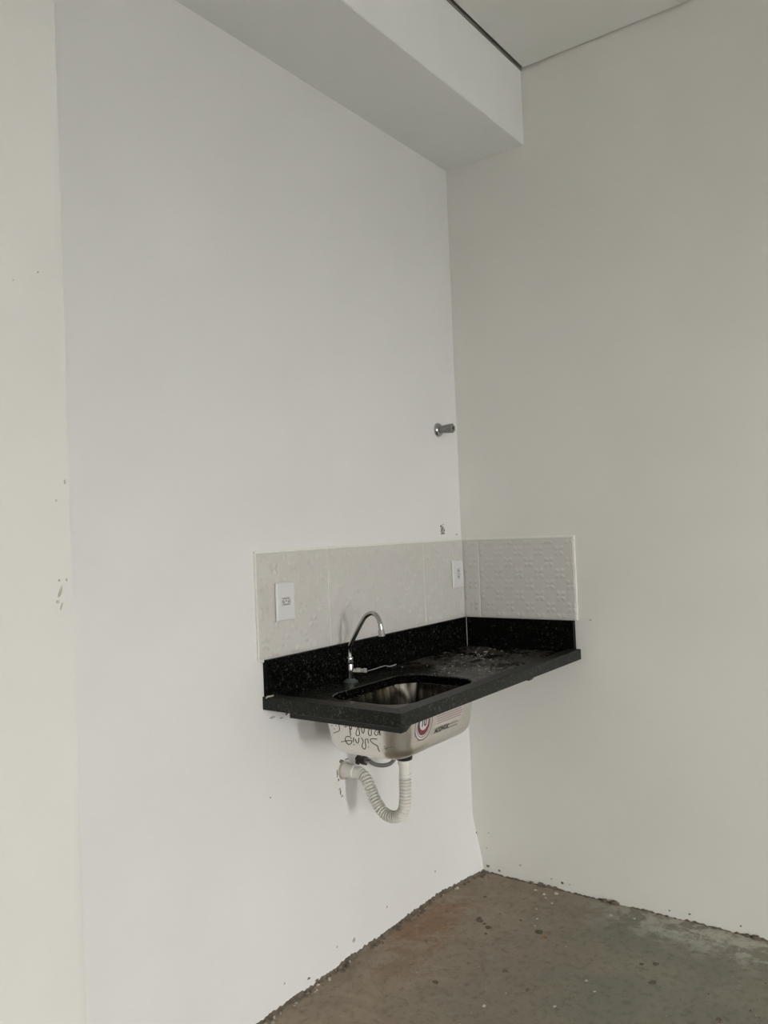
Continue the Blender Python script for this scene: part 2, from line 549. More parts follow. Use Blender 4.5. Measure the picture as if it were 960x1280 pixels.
# ragged cement left along the foot of the two walls
def ragged(name, pts, inward, hmin, hmax, wmin, wmax, seed, mat, freq=1.0):
    """pts: along-wall points; inward: unit vector into the room"""
    V, F = [], []
    inw = Vector(inward)
    for i, p in enumerate(pts):
        p = Vector(p)
        s = i * 0.006 * freq
        a = max(0.0, min(1.0, 0.5 + 0.75 * noise.noise(Vector((s * 9, seed, 0))) + 0.45 * noise.noise(Vector((s * 60, seed, 3)))))
        b_ = max(0.0, min(1.0, 0.5 + 0.75 * noise.noise(Vector((s * 7, seed + 9, 0))) + 0.4 * noise.noise(Vector((s * 70, seed, 5)))))
        h = hmin + (hmax - hmin) * a
        wd = wmin + (wmax - wmin) * b_
        V += [p - inw * 0.006 + Vector((0, 0, h)), p + inw * 0.0035 + Vector((0, 0, h * 0.92)), p + inw * wd * 0.6 + Vector((0, 0, h * 0.45)), p + inw * wd + Vector((0, 0, -0.004))]
    for i in range(len(pts) - 1):
        for j in range(3):
            F.append((i * 4 + j, i * 4 + j + 1, i * 4 + j + 5, i * 4 + j + 4))
    return mesh(name, V, F, mat)
pts = [(-2.0 + 0.005 * i, sink_wall(-2.0 + 0.005 * i, 0.005)[1], 0.0) for i in range(401)]
t1 = ragged('baseboard_back', pts, (0, -1, 0), 0.002, 0.020, 0.006, 0.020, 3.0, M_CRUMB)
structure(t1, 'ragged brown cement edge along the foot of the sink wall', 'cement edge')
pts = [(0.0, -0.02 - 0.005 * i, 0.0) for i in range(300)]
t2 = ragged('baseboard_right', pts, (-1, 0, 0), -0.004, 0.011, 0.002, 0.012, 11.0, M_CRUMB)
structure(t2, 'thin ragged cement edge along the foot of the right wall', 'cement edge')

# lumps: small irregular flakes, crumbs, spots
def lump(name, c, sx, sy, sz, seed, mat, parent, seg=9):
    rng = random.Random(seed)
    bm = bmesh.new()
    top = bm.verts.new((0, 0, sz))
    ring, low = [], []
    for k in range(seg):
        a = 2 * PI * k / seg
        r = rng.uniform(0.6, 1.1)
        ring.append(bm.verts.new((sx * r * 0.7 * math.cos(a), sy * r * 0.7 * math.sin(a), sz * rng.uniform(0.6, 0.95))))
        low.append(bm.verts.new((sx * r * math.cos(a), sy * r * math.sin(a), -0.003)))
    for k in range(seg):
        k2 = (k + 1) % seg
        bm.faces.new((top, ring[k], ring[k2]))
        bm.faces.new((ring[k], low[k], low[k2], ring[k2]))
    o = from_bm(name, bm, mat)
    return o

def on_floor(name, x, y, s, mat, seed, h=0.003, asp=1.0, rot=0.0):
    o = lump(name, None, s * asp, s, h, seed, mat, None)
    o.location = (x, y, 0.0); o.rotation_euler = (0, 0, rot)
    o.parent = fl
    return o
def on_sink_wall(name, x, z, sx, sz, mat, seed, h=0.002, rot=0.0, y=0.0, parent=None):
    o = lump(name, None, sx, sz, h, seed, mat, None)
    o.rotation_euler = (R(90), rot, 0)
    o.location = (x, y, z)
    o.parent = parent or wb
    return o
def on_right_wall(name, y, z, sy, sz, mat, seed, h=0.002, rot=0.0):
    o = lump(name, None, sy, sz, h, seed, mat, None)
    o.rotation_euler = (R(90), 0, R(-90))
    o.location = (0, y, z)
    o.parent = wr
    return o

rng = random.Random(5)
# pale paint drops and dark grit on the floor
for i, (x, y, s) in enumerate([(-0.543, -0.707, .006), (-0.588, -0.751, .005), (-0.72, -0.68, .006), (-0.827, -0.503, .007), (-0.26, -0.405, .004), (-0.066, -0.342, .008),
                               (-0.05, -0.30, .009), (-0.036, -0.378, .011), (-0.09, -0.36, .006), (-0.12, -0.40, .006), (-0.19, -0.37, .005), (-0.31, -0.42, .005), (-0.10, -0.62, .010), (-0.08, -0.70, .012)]):
    on_floor('paint_spot', x, y, s, M_SPOT, 50 + i, 0.0022, rng.uniform(0.8, 1.5), rng.uniform(0, 3))
for i, (x, y, s) in enumerate([(-0.335, -0.857, .014), (-0.446, -0.880, .011), (-0.536, -1.097, .014), (-0.36, -0.82, .008), (-0.628, -0.467, .011), (-0.682, -0.576, .008),
                               (-0.372, -0.233, .018), (-0.404, -0.285, .016), (-0.39, -0.26, .009), (-0.45, -0.30, .008), (-0.60, -0.15, .010), (-0.798, -0.315, .014), (-0.30, -0.36, .006), (-0.20, -0.16, .008)]):
    on_floor('grit', x, y, s, M_CRUMB, 90 + i, 0.003, rng.uniform(0.8, 1.7), rng.uniform(0, 3))
on_floor('stain', -0.344, -0.452, 0.024, plain('green_stain', (0.060, 0.062, 0.036), 0.8, var=0.3), 7, 0.0018, 1.2, 0.3)
on_floor('stain', -0.364, -0.484, 0.015, plain('orange_stain', (0.27, 0.13, 0.04), 0.8, var=0.2), 8, 0.0022, 1.2, 0.8)
for i in range(150):
    x = rng.uniform(-1.5, -0.02); y = rng.uniform(-1.25, -0.03)
    on_floor('grit' if i % 3 else 'paint_spot', x, y, rng.uniform(0.0012, 0.0032), M_CRUMB if i % 3 else M_CRUMB_L, 300 + i, 0.002, rng.uniform(0.7, 1.6), rng.uniform(0, 3))
# crumbs lying against the wall foot
for i in range(70):
    x = -1.6 * rng.random() - 0.02
    on_floor('mortar_crumb', x, sink_wall(x, 0.0)[1] - rng.uniform(0.006, 0.028), rng.uniform(0.003, 0.010), M_CRUMB if rng.random() < 0.75 else M_CRUMB_L, 500 + i, rng.uniform(0.003, 0.009), rng.uniform(0.8, 1.8), rng.uniform(0, 3))
for i, (y, s) in enumerate([(-0.26, .013), (-0.30, .017), (-0.315, .012), (-0.56, .014), (-0.595, .019), (-0.61, .013), (-0.76, .008), (-1.06, .013), (-1.09, .016), (-0.95, .009), (-0.06, .011), (-0.045, .013), (-0.16, .007), (-0.49, .007)]):
    on_floor('mortar_crumb', -0.006, y, s, M_CRUMB, 620 + i, s * 0.8, 0.7, 0)
# chips in the wall paint
for i, (x, z, sx, sz, m_) in enumerate([(-0.813, 0.055, .014, .011, M_CHIP), (-1.041, 0.034, .009, .005, M_CHIPD), (-1.004, 0.012, .012, .003, M_CHIPD), (-1.181, 0.637, .005, .004, M_CHIP),
                                        (-1.098, 0.872, .007, .010, M_CHIPD), (-1.12, 0.862, .012, .004, M_CHIP), (-1.16, 0.872, .02, .006, M_CRUMB_L), (-0.034, 1.395, .010, .006, M_CHIP),
                                        (-0.229, 0.06, .006, .005, M_CHIP), (-0.30, 0.10, .006, .006, M_CHIP), (-0.62, 0.09, .005, .007, M_CHIP), (-0.90, 0.07, .006, .005, M_CHIP), (-1.15, 0.07, .005, .006, M_CHIP)]):
    on_sink_wall('paint_chip', x, z, sx, sz, m_, 700 + i)
for i, (y, z, s, m_) in enumerate([(-0.073, 0.164, .006, M_CHIP), (-0.085, 0.150, .005, M_CHIP), (-0.06, 0.10, .005, M_CHIP), (-0.21, 0.059, .008, M_CHIP), (-0.063, 0.026, .011, M_CHIPD), (-0.115, 0.018, .008, M_CHIPD),
                                   (-0.345, 0.035, .004, M_CHIPD), (-0.39, 0.030, .009, M_CHIPD), (-0.552, 1.054, .007, M_CHIP), (-0.80, 0.022, .006, M_CHIPD), (-0.87, 0.027, .006, M_CHIPD), (-1.04, 0.028, .006, M_CHIPD), (-0.42, 0.03, .003, M_CHIPD)]):
    on_right_wall('paint_chip', y, z, s, s * 0.7, m_, 800 + i)
on_sink_wall('paint_chip', 0.0, 0.153, .004, .008, M_CHIPD, 771, y=sink_wall(0.0, 0.15)[1])
for i, (x, z, sx, sz) in enumerate([(-2.080, 1.336, .0035, .017), (-2.085, 1.318, .006, .004), (-2.078, 1.309, .002, .009), (-2.082, 1.508, .003, .004), (-2.063, 1.542, .003, .006), (-2.154, 1.906, .0025, .0025), (-2.105, 1.932, .003, .0025), (-2.081, 1.358, .003, .004), (-2.066, 1.357, .0015, .005)]):
    on_sink_wall('paint_chip', x, z, sx, sz, plain('pier_chip', (0.54, 0.52, 0.46), 0.9) if i == 0 else bpy.data.materials['pier_chip'], 900 + i, 0.0025, 0.3 if i < 3 else 0, -0.3627, wp)
# knocked-out plaster hole above the tiles: chipped rim with dark pits
hx, hz = -0.146, 1.418
on_sink_wall('plaster_hole', hx, hz, .022, .028, M_CRUMB_L, 31, 0.0015)
for i, (dx, dz, a, b_) in enumerate([(-.010, .014, .007, .006), (-.009, -.002, .004, .011), (.002, .004, .004, .009), (-.008, -.016, .006, .005), (.006, -.015, .011, .005), (.013, -.004, .003, .008), (.004, .020, .008, .002)]):
    on_sink_wall('plaster_pit', hx + dx, hz + dz, a, b_, M_CHIPD, 33 + i, 0.003, 0.35 * (i % 3 - 1))

# ------------------------------------------------------------------ tiles
def star(u, v):
    """embossed four-petal star lattice, pitch 0.088, staggered rows at 0.044"""
    P = 0.088
    best = 0.0
    for (ou, ov) in ((0, 0), (P / 2, P / 2)):
        du = (u - ou + P / 2) % P - P / 2
        dv = (v - ov + P / 2) % P - P / 2
        a, b = (du + dv) * 0.7071, (du - dv) * 0.7071
        for (l, t) in ((a, b), (b, a)):
            al = abs(l)
            if 0.0035 < al < 0.0255:
                wd = 0.0075 * math.sin(PI * (al - 0.0035) / 0.022) ** 0.8 + 1e-5
                if abs(t) < wd:
                    best = max(best, math.sqrt(1 - (t / wd) ** 2) * min(1.0, math.sin(PI * (al - 0.0035) / 0.022) * 1.4))
    return best

def tile(a0, a1, z0, z1, place, parent, ph, relief):
    """place(a, depth, z); depth 0.009 is the face"""
    du = 0.0030
    nu = max(4, int((a1 - a0) / du)); nv = int((z1 - z0) / du)
    V, F = [], []
    e = 0.0025
    us = [a0, a0 + 0.0006] + [a0 + e + (a1 - a0 - 2 * e) * k / nu for k in range(nu + 1)] + [a1 - 0.0006, a1]
    vs2 = [z0, z0 + 0.0006] + [z0 + e + (z1 - z0 - 2 * e) * k / nv for k in range(nv + 1)] + [z1 - 0.0006, z1]
    n = len(us)
    for j, z in enumerate(vs2):
        for i, a in enumerate(us):
            edge = min(i, n - 1 - i, j, len(vs2) - 1 - j)
            d = 0.0085 if edge == 1 else (0.002 if edge == 0 else 0.009)
            if edge > 2:
                d += relief * star(a + ph, z)
            V.append(place(a, d, z))
    for j in range(len(vs2) - 1):
        for i in range(n - 1):
            F.append((j * n + i, j * n + i + 1, (j + 1) * n + i + 1, (j + 1) * n + i))
    return mesh('tile', V, F, M_TILE, parent, True)

TZ0, TZ1 = 1.0535, 1.3720
tb = empty('tile_backsplash', (-0.61, 0, TZ0))
tag(tb, 'cream star-embossed tile backsplash on the sink wall behind the faucet', 'backsplash')
PB = lambda a, d, z: (a, -d, z)
for a0, a1, ph in ((-1.2130, -0.8840, 0.0), (-0.8815, -0.3060, 0.03), (-0.3035, -0.0095, 0.02)):
    tile(a0, a1, TZ0, TZ1, PB, tb, ph, 0.0030)
bm = box_bm(-1.2165, -0.001, -0.0072, 0.004, TZ0 - 0.002, TZ1 + 0.0055, 0.001)
from_bm('grout', bm, M_GROUT, tb)
tr = empty('tile_backsplash', (0, -0.25, TZ0))
tag(tr, 'short cream star-embossed tile backsplash on the right wall', 'backsplash')
PR = lambda a, d, z: (-d, a, z)
for a0, a1, ph in ((-0.0830, -0.0095, 0.01), (-0.4995, -0.0855, 0.0)):
    tile(a0, a1, TZ0, TZ1, PR, tr, ph, 0.0016)
from_bm('grout', box_bm(-0.0072, 0.004, -0.5035, -0.001, TZ0 - 0.002, TZ1 + 0.0055, 0.001), M_GROUT, tr)

# ------------------------------------------------------------------ granite countertop
H, ZS, ZU = 0.942, 0.932, 0.903           # rim top, sunk top, underside
LX, DY = -1.2, -0.5085
CX, CY, HX, HY, HR = -0.8675, -0.2875, 0.2225, 0.1475, 0.085
RW = 0.048
ct = empty('granite_countertop', (-0.6, -0.25, ZU))
tag(ct, 'black speckled granite countertop with raised rim mounted in the corner', 'countertop')

def slab():
    bm = bmesh.new()
    outer = [(LX + RW, DY + RW), (-0.001, DY + RW), (-0.001, -0.001), (LX + RW, -0.001)]
    hole = rrect(CX, CY, HX, HY, HR, 12)
    def loop(pts_, z):
        vs_ = [bm.verts.new((x, y, z)) for x, y in pts_]
        return vs_, [bm.edges.new((vs_[k], vs_[(k + 1) % len(vs_)])) for k in range(len(vs_))]
    ov, oe = loop(outer, ZS)
    hin = rrect(CX, CY, HX + 0.003, HY + 0.003, HR + 0.003, 12)
    hv, he = loop(hin, ZS)
    bmesh.ops.triangle_fill(bm, edges=oe + he, use_beauty=True)
    h1 = [bm.verts.new((x, y, ZS - 0.003)) for x, y in hole]
    h2 = [bm.verts.new((x, y, ZU)) for x, y in hole]
    n = len(hole)
    for k in range(n):
        k2 = (k + 1) % n
        bm.faces.new((hv[k], hv[k2], h1[k2], h1[k]))
        bm.faces.new((h1[k], h1[k2], h2[k2], h2[k])).material_index = 1
    ov2, oe2 = loop(outer, ZU)
    he2 = [bm.edges.get((h2[k], h2[(k + 1) % n])) for k in range(n)]
    bmesh.ops.triangle_fill(bm, edges=oe2 + he2, use_beauty=True)
    for k in range(4):
        k2 = (k + 1) % 4
        bm.faces.new((ov[k], ov[k2], ov2[k2], ov2[k]))
    o = from_bm('slab', bm, M_GR_TOP, ct)
    o.data.materials.append(M_GR_POL)
    return o
slab()

def prism(name, poly, z0, z1, mat, parent, bev=0.0015):
    bm = bmesh.new()
    a = [bm.verts.new((x, y, z0)) for x, y in poly]
    b = [bm.verts.new((x, y, z1)) for x, y in poly]
    n = len(poly)
    bm.faces.new(a[::-1]); bm.faces.new(b)
    for k in range(n):
        bm.faces.new((a[k], a[(k + 1) % n], b[(k + 1) % n], b[k]))
    if bev:
        bmesh.ops.bevel(bm, geom=list(bm.edges), offset=bev, segments=1, affect='EDGES')
    return from_bm(name, bm, mat, parent)
prism('front_rim', [(LX, DY), (0.0, DY), (0.0, DY + RW), (LX + RW, DY + RW)], ZU, H, M_GR_EDGE, ct)
prism('side_rim', [(LX, DY + 0.0008), (LX + RW - 0.0006, DY + RW), (LX + RW - 0.0006, 0.0), (LX, 0.0)], ZU, H, M_GR_EDGE, ct)
box('upstand', -1.193, -0.0215, -0.020, 0.0, H + 0.0005 if False else ZS, 1.0515, M_GR_POL, ct, 0.001)
box('upstand', -0.020, 0.0, -0.4905, 0.0, ZS, 1.0515, M_GR_POL, ct, 0.001)
# caulk: joint between the upstands, smear under the left end
o = box('caulk_line', -0.0222, -0.0195, -0.0222, -0.0195, ZS, 1.052, plain('pale_caulk', (0.33, 0.33, 0.31), 0.6), ct)
o = lump('caulk_smear', None, 0.030, 0.010, 0.004, 71, M_CRUMB_L, None)
o.location = (-1.185 - ct.location.x, -0.018 - ct.location.y, H - ct.location.z); o.parent = ct
o = lump('caulk_smear', None, 0.008, 0.008, 0.004, 72, M_GROUT, None)
o.rotation_euler = (R(90), 0, 0)
o.location = (-1.197 - ct.location.x, -0.004 - ct.location.y, 1.049 - ct.location.z); o.parent = ct
# bright plaster dust flakes left on the worktop
for i in range(120):
    c = i % 4
    if c == 0: x, y = rng.gauss(-0.50, 0.05), rng.gauss(-0.38, 0.03)
    elif c == 1: x, y = rng.gauss(-0.20, 0.07), rng.gauss(-0.17, 0.04)
    elif c == 2: x, y = rng.gauss(-0.42, 0.10), rng.gauss(-0.30, 0.06)
    else: x, y = rng.uniform(-0.62, -0.06), -0.05 - rng.random() * 0.38
    if y < -0.45 or y > -0.03 or x > -0.03 or x < -0.62: continue
    s = rng.uniform(0.0014, 0.0034) * (2.0 if rng.random() < 0.12 else 1.0)
    o = lump('plaster_flake', None, s * rng.uniform(1, 2.6), s, 0.0012, 1200 + i, M_GROUT if i % 2 else M_CRUMB_L, None, 6)
    o.location = (x - ct.location.x, y - ct.location.y, ZS - ct.location.z); o.rotation_euler = (0, 0, rng.uniform(0, 3)); o.parent = ct

# steel support bars under the slab
def bracket(x0, x1, y0, ytip, label):
    e = empty('support_bracket', (x0, y0, 0.880))
    tag(e, label, 'bracket')
    zb = 0.880
    V = []
    for x in (x0, x1):
        V += [(x, y0, zb), (x, y0, ZU - 0.0005), (x, ytip - 0.020, ZU - 0.0005), (x, ytip, zb)]
    F = [(0, 1, 2, 3), (7, 6, 5, 4), (0, 4, 5, 1), (1, 5, 6, 2), (2, 6, 7, 3), (3, 7, 4, 0)]
    mesh('bar', V, F, M_BRACKET, e)
    for t in (0.25, 0.75):
        lathe('screw_head', ((x0 + x1) / 2, y0 + (ytip - y0) * t, zb), (0, 0, -1), [(0, 0.005), (0.0012, 0.0045), (0.002, 0.003)], M_BRACKET, e, 10)
bracket(-1.166, -1.141, -0.078, -0.481, 'black support bar under the left edge of the countertop, beside the sink bowl')
bracket(-0.360, -0.335, -0.078, -0.464, 'black support bar under the right part of the countertop, away from the sink')

# ------------------------------------------------------------------ sink bowl
sb = empty('sink_bowl', (CX, CY, 0.765))
tag(sb, 'undermounted stainless steel sink bowl hanging below the granite countertop', 'sink')
ZBOT = 0.7655
BCX, BCY, BHX, BHY = -0.8775, -0.282, 0.2275, 0.153
def inset_at(z):
    """wall inset of the bowl at height z"""
    zt, zk = 0.9025, 0.812
    if z >= zk: return -0.004 + 0.014 * (zt - z) / (zt - zk)
    t = (zk - z) / (zk - ZBOT)
    return 0.010 + 0.048 * (1 - math.sqrt(max(0.0, 1 - t * t)))
def bowl():
    levels = [(0.9022, -0.007), (0.9022, -0.004)]
    for z in (0.89, 0.87, 0.85, 0.83, 0.812): levels.append((z, inset_at(z)))
    for k in range(1, 9):
        t = math.sin(PI / 2 * k / 8)
        z = 0.812 - (0.812 - ZBOT) * t
        levels.append((z, inset_at(z)))
    levels += [(ZBOT - 0.0012, 0.085), (ZBOT - 0.003, 0.115)]
    V, F = [], []
    n = None
    for z, ins in levels:
        r = max(0.020, 0.072 - max(ins, 0) * 0.42)
        ring = rrect(BCX, BCY, BHX - ins, BHY - ins, r, 12)
        n = len(ring)
        V += [(x, y, z) for x, y in ring]
    for j in range(len(levels) - 1):
        for k in range(n):
            F.append((j * n + k, j * n + (k + 1) % n, (j + 1) * n + (k + 1) % n, (j + 1) * n + k))
    base = (len(levels) - 1) * n
    # drain opening ring
    V += [(CX + 0.028 * math.cos(math.atan2(V[base + k][1] - CY, V[base + k][0] - CX)), CY + 0.028 * math.sin(math.atan2(V[base + k][1] - CY, V[base + k][0] - CX)), ZBOT - 0.005) for k in range(n)]
    for k in range(n):
        F.append((base + k, base + (k + 1) % n, base + n + (k + 1) % n, base + n + k))
    o = mesh('bowl', V, F, M_STEEL_SHADED, sb, True)
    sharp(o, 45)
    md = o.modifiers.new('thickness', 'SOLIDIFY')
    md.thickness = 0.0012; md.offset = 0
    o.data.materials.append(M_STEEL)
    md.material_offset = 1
    return o
bowl()
lathe('strainer', (CX, CY, ZBOT - 0.006), (0, 0, 1), [(0, 0.028), (0.004, 0.030), (0.006, 0.029), (0.005, 0.020), (0.002, 0.018), (0.002, 0.002)], M_CHROME, sb)

# marker handwriting on the left face, upside down as written
STROKES = [[(-0.349, 0.834), (-0.336, 0.834), (-0.325, 0.831), (-0.326, 0.824), (-0.336, 0.818), (-0.347, 0.814), (-0.348, 0.808), (-0.352, 0.798)], [(-0.315, 0.831), (-0.315, 0.818)], [(-0.314, 0.808), (-0.315, 0.806)], [(-0.311, 0.831), (-0.305, 0.824), (-0.304, 0.807), (-0.3, 0.799), (-0.293, 0.801), (-0.291, 0.808), (-0.297, 0.821), (-0.292, 0.831)], [(-0.282, 0.83), (-0.279, 0.816), (-0.272, 0.814), (-0.269, 0.825)], [(-0.263, 0.828), (-0.26, 0.815)], [(-0.26, 0.807), (-0.263, 0.807)], [(-0.254, 0.823), (-0.249, 0.829), (-0.237, 0.828), (-0.23, 0.82), (-0.234, 0.809), (-0.244, 0.805), (-0.253, 0.812), (-0.252, 0.818), (-0.231, 0.814), (-0.214, 0.809)], [(-0.363, 0.865), (-0.361, 0.847)], [(-0.353, 0.862), (-0.345, 0.856), (-0.342, 0.85), (-0.348, 0.845), (-0.356, 0.851), (-0.355, 0.857)], [(-0.358, 0.862), (-0.363, 0.848)], [(-0.328, 0.865), (-0.32, 0.851), (-0.323, 0.842), (-0.33, 0.845), (-0.333, 0.863)], [(-0.296, 0.862), (-0.299, 0.847), (-0.304, 0.849), (-0.309, 0.862)], [(-0.285, 0.863), (-0.275, 0.845), (-0.275, 0.837), (-0.281, 0.836), (-0.287, 0.842), (-0.287, 0.862)], [(-0.253, 0.861), (-0.253, 0.833)], [(-0.262, 0.861), (-0.258, 0.852), (-0.251, 0.859)], [(-0.233, 0.857), (-0.243, 0.858)], [(-0.214, 0.863), (-0.213, 0.845), (-0.2, 0.837), (-0.186, 0.832)], [(-0.192, 0.847), (-0.194, 0.846)], [(-0.201, 0.857), (-0.204, 0.857)], [(-0.182, 0.855), (-0.185, 0.854)]]
def left_face(y, z):
    """point on the outside of the bowl's left face"""
    ins = inset_at(z)
    hx, hy = BHX - ins, BHY - ins
    r = max(0.020, 0.072 - max(ins, 0) * 0.42)
    x = BCX - hx
    for s in (1, -1):
        d = s * (y - BCY) - (hy - r)
        if d > 0:
            d = min(d, r * 0.99)
            x = BCX - hx + r - math.sqrt(r * r - d * d)
    return Vector((x - 0.0011, y, z))
V, F = [], []
for st in STROKES:
    path = catmull([(0, y, z) for y, z in st], 5) if len(st) > 2 else [Vector((0, st[0][0], st[0][1])), Vector((0, st[1][0], st[1][1]))]
    path = [left_face(p.y, p.z) for p in path]
    v, f = tube_data(path, 0.0011, 6)
    F += [tuple(i + len(V) for i in q) for q in f]
    V += v
hw = mesh('handwriting', V, F, M_INK, sb)
hw['label'] = 'brown marker scrawl written upside down'

# printed label on the front face
def front_y(z, off):
    return BCY - (BHY - inset_at(z)) - 0.0008 - off
def flat_front(name, pts_xz, off, mat, parent):
    V = [(x, front_y(z, off), z) for x, z in pts_xz] + [(x, front_y(z, off - 0.0004), z) for x, z in pts_xz]
    n = len(pts_xz)
    F = [tuple(range(n)), tuple(range(2 * n - 1, n - 1, -1))] + [(k, (k + 1) % n, n + (k + 1) % n, n + k) for k in range(n)]
    return mesh(name, V, F, mat, parent)
def disc(cx, cz, r, n=40, sx=1.0):
    return [(cx + sx * r * math.cos(2 * PI * k / n), cz + r * math.sin(2 * PI * k / n)) for k in range(n)]
def ring_front(name, cx, cz, r0, r1, off, mat, parent, a0=0, a1=360, n=48):
    V, F = [], []
    for k in range(n + 1):
        a = R(a0 + (a1 - a0) * k / n)
        for r in (r0, r1):
            x, z = cx + r * math.cos(a), cz + r * math.sin(a)
            V.append((x, front_y(z, off), z))
    for k in range(n):
        F.append((2 * k, 2 * k + 1, 2 * k + 3, 2 * k + 2))
    return mesh(name, V, F, mat, parent)
def quad(x0, x1, z0, z1):
    return [(x0, z0), (x1, z0), (x1, z1), (x0, z1)]
lab = flat_front('label', quad(-0.920, -0.758, 0.8365, 0.894), 0.0004, M_LBL_PALE, sb)
lab['label'] = 'pale printed text panel'
for k in range(7):
    z = 0.889 - 0.0072 * k
    x1 = -0.764 - (0.010 if k in (3, 6) else 0)
    flat_front('text_line', quad(-0.914, x1, z - 0.0017, z + 0.0017), 0.0009, M_LBL_P, lab)
BX, BZ = -0.985, 0.8605
bd = flat_front('badge', disc(BX, BZ, 0.0465), 0.0004, M_LBL_W, sb)
bd['label'] = 'round red and black printed badge'
ring_front('badge_ring', BX, BZ, 0.0435, 0.0462, 0.0009, M_LBL_K, bd)
ring_front('badge_ring', BX, BZ, 0.0350, 0.0385, 0.0009, M_LBL_P, bd, 0, 360)
flat_front('badge_field', disc(BX, BZ, 0.0315), 0.0009, M_LBL_R, bd)
flat_front('badge_field', disc(BX, BZ + 0.006, 0.0225), 0.0013, M_LBL_W, bd)
ring_front('badge_ring', BX, BZ, 0.0240, 0.0312, 0.0014, M_LBL_K, bd, 120, 200, 20)

def text_front(name, s, size, x, z, off, mat, parent, italic=0.0, sx=1.0):
    cu = bpy.data.curves.new(name, 'FONT')
    cu.body = s; cu.size = size; cu.offset = size * 0.03; cu.extrude = 0.0; cu.shear = italic
    tmp = bpy.data.objects.new(name, cu)
    COL.objects.link(tmp)
    dg = bpy.context.evaluated_depsgraph_get()
    me = bpy.data.meshes.new_from_object(tmp.evaluated_get(dg))
    bpy.data.objects.remove(tmp, do_unlink=True)
    for v in me.vertices:
        X, Z = x + v.co.x * sx, z + v.co.y
        v.co = (X, front_y(Z, off), Z)
    me.materials.clear()
    o = link(name, me, mat, parent)
    return o
text_front('numeral', '10', 0.032, BX - 0.0165, BZ - 0.0045, 0.0018, M_LBL_K, bd, 0, 0.95)
text_front('brand_word', 'AÇONOX', 0.018, -0.921, 0.8195, 0.0006, M_LBL_K, sb, 0.25, 0.95)
flat_front('text_line', quad(-0.850, -0.790, 0.8185, 0.8200), 0.0005, M_LBL_K, sb)
flat_front('text_line', quad(-0.846, -0.786, 0.8275, 0.8292), 0.0005, M_LBL_P, sb)

# ------------------------------------------------------------------ drain and hoses
dh = empty('drain_hose', (CX, CY, 0.51))
tag(dh, 'white corrugated drain hose looping from the sink bowl to the wall', 'drain hose')
DX, DYY = CX + 0.002, CY + 0.012
lathe('drain_nut', (DX, DYY, ZBOT - 0.006), (0, 0, -1), [(0, 0.034), (0.010, 0.034), (0.012, 0.030), (0.050, 0.025), (0.052, 0.021)], M_RUBBER, dh)
lathe('tailpiece', (DX, DYY, 0.712), (0, 0, -1), [(0, 0.0215), (0.016, 0.0215), (0.022, 0.0185), (0.060, 0.0175), (0.062, 0.017)], M_PVC, dh)
hp = catmull([(DX, DYY, 0.665), (DX + 0.001, DYY + 0.002, 0.61), (DX + 0.003, DYY + 0.010, 0.555), (-0.856, -0.240, 0.524), (-0.852, -0.200, 0.515), (-0.848, -0.165, 0.528), (-0.842, -0.132, 0.562), (-0.837, -0.108, 0.600), (-0.833, -0.088, 0.621), (-0.831, -0.062, 0.627)], 26)
# resample evenly
def resample(path, step):
    out = [path[0]]; acc = 0.0
    for i in range(1, len(path)):
        a, b = path[i - 1], path[i]
        d = (b - a).length
        while acc + d >= step:
            t = (step - acc) / d
            a = a + (b - a) * t
            out.append(a); d = (b - a).length; acc = 0.0
        acc += d
    out.append(path[-1])
    return out
PITCH = 0.0104
def rib(s):
    t = (s / PITCH) % 1.0
    return 0.0195 - 0.0080 * math.exp(-((t - 0.5) / 0.19) ** 2)
tube('corrugated_hose', resample(hp, PITCH / 12), rib, M_HOSE, dh, 22)
lathe('wall_coupling', (-0.830, -0.078, 0.627), (0, 1, 0), [(0, 0.019), (0.002, 0.0205), (0.030, 0.0205), (0.031, 0.0225), (0.060, 0.0225), (0.078, 0.0225)], M_PVC, dh)
lathe('wall_collar', (-0.830, -0.010, 0.627), (0, 1, 0), [(0, 0.0225), (0.001, 0.028), (0.010, 0.031)], M_CRUMB_L, dh)
# broken plaster around the pipe hole
for i, (x, z, sx, sz, m_) in enumerate([(-0.842, 0.660, .017, .009, M_CHIPD), (-0.815, 0.660, .016, .003, M_CHIPD), (-0.866, 0.625, .004, .022, M_CHIPD), (-0.860, 0.603, .006, .006, M_CHIPD), (-0.856, 0.572, .009, .005, M_CHIP), (-0.853, 0.560, .004, .014, M_CHIPD),
                                        (-0.838, 0.570, .008, .009, M_GROUT), (-0.872, 0.655, .02, .02, M_GROUT), (-0.870, 0.585, .022, .028, M_GROUT), (-0.845, 0.545, .012, .006, M_CRUMB_L)]):
    on_sink_wall('plaster_chip', x, z, sx, sz, m_, 1000 + i, 0.0022 if m_ is not M_GROUT else 0.0012)

sh = empty('supply_hose', (-0.745, 0, 0.645))
tag(sh, 'dark grey flexible water supply hose curving behind the sink bowl', 'hose')
lathe('wall_nut', (-0.752, 0.0, 0.643), (0, -1, 0), [(0, 0.019), (0.003, 0.019), (0.004, 0.013), (0.018, 0.013), (0.019, 0.0155), (0.036, 0.0155), (0.038, 0.010)], M_BRASS, sh, 6, 20)
lathe('hose_ferrule', (-0.7525, -0.036, 0.643), (0.35, -1, 0.0), [(0, 0.0085), (0.016, 0.0085), (0.017, 0.007)], M_CHROME, sh, 16)
path = catmull([(-0.750, -0.044, 0.643), (-0.740, -0.068, 0.632), (-0.714, -0.084, 0.625), (-0.684, -0.094, 0.629), (-0.662, -0.098, 0.655), (-0.660, -0.098, 0.730), (-0.690, -0.096, 0.800), (-0.770, -0.092, 0.855), (-0.835, -0.075, 0.880), (-0.855, -0.066, 0.9005)], 12)
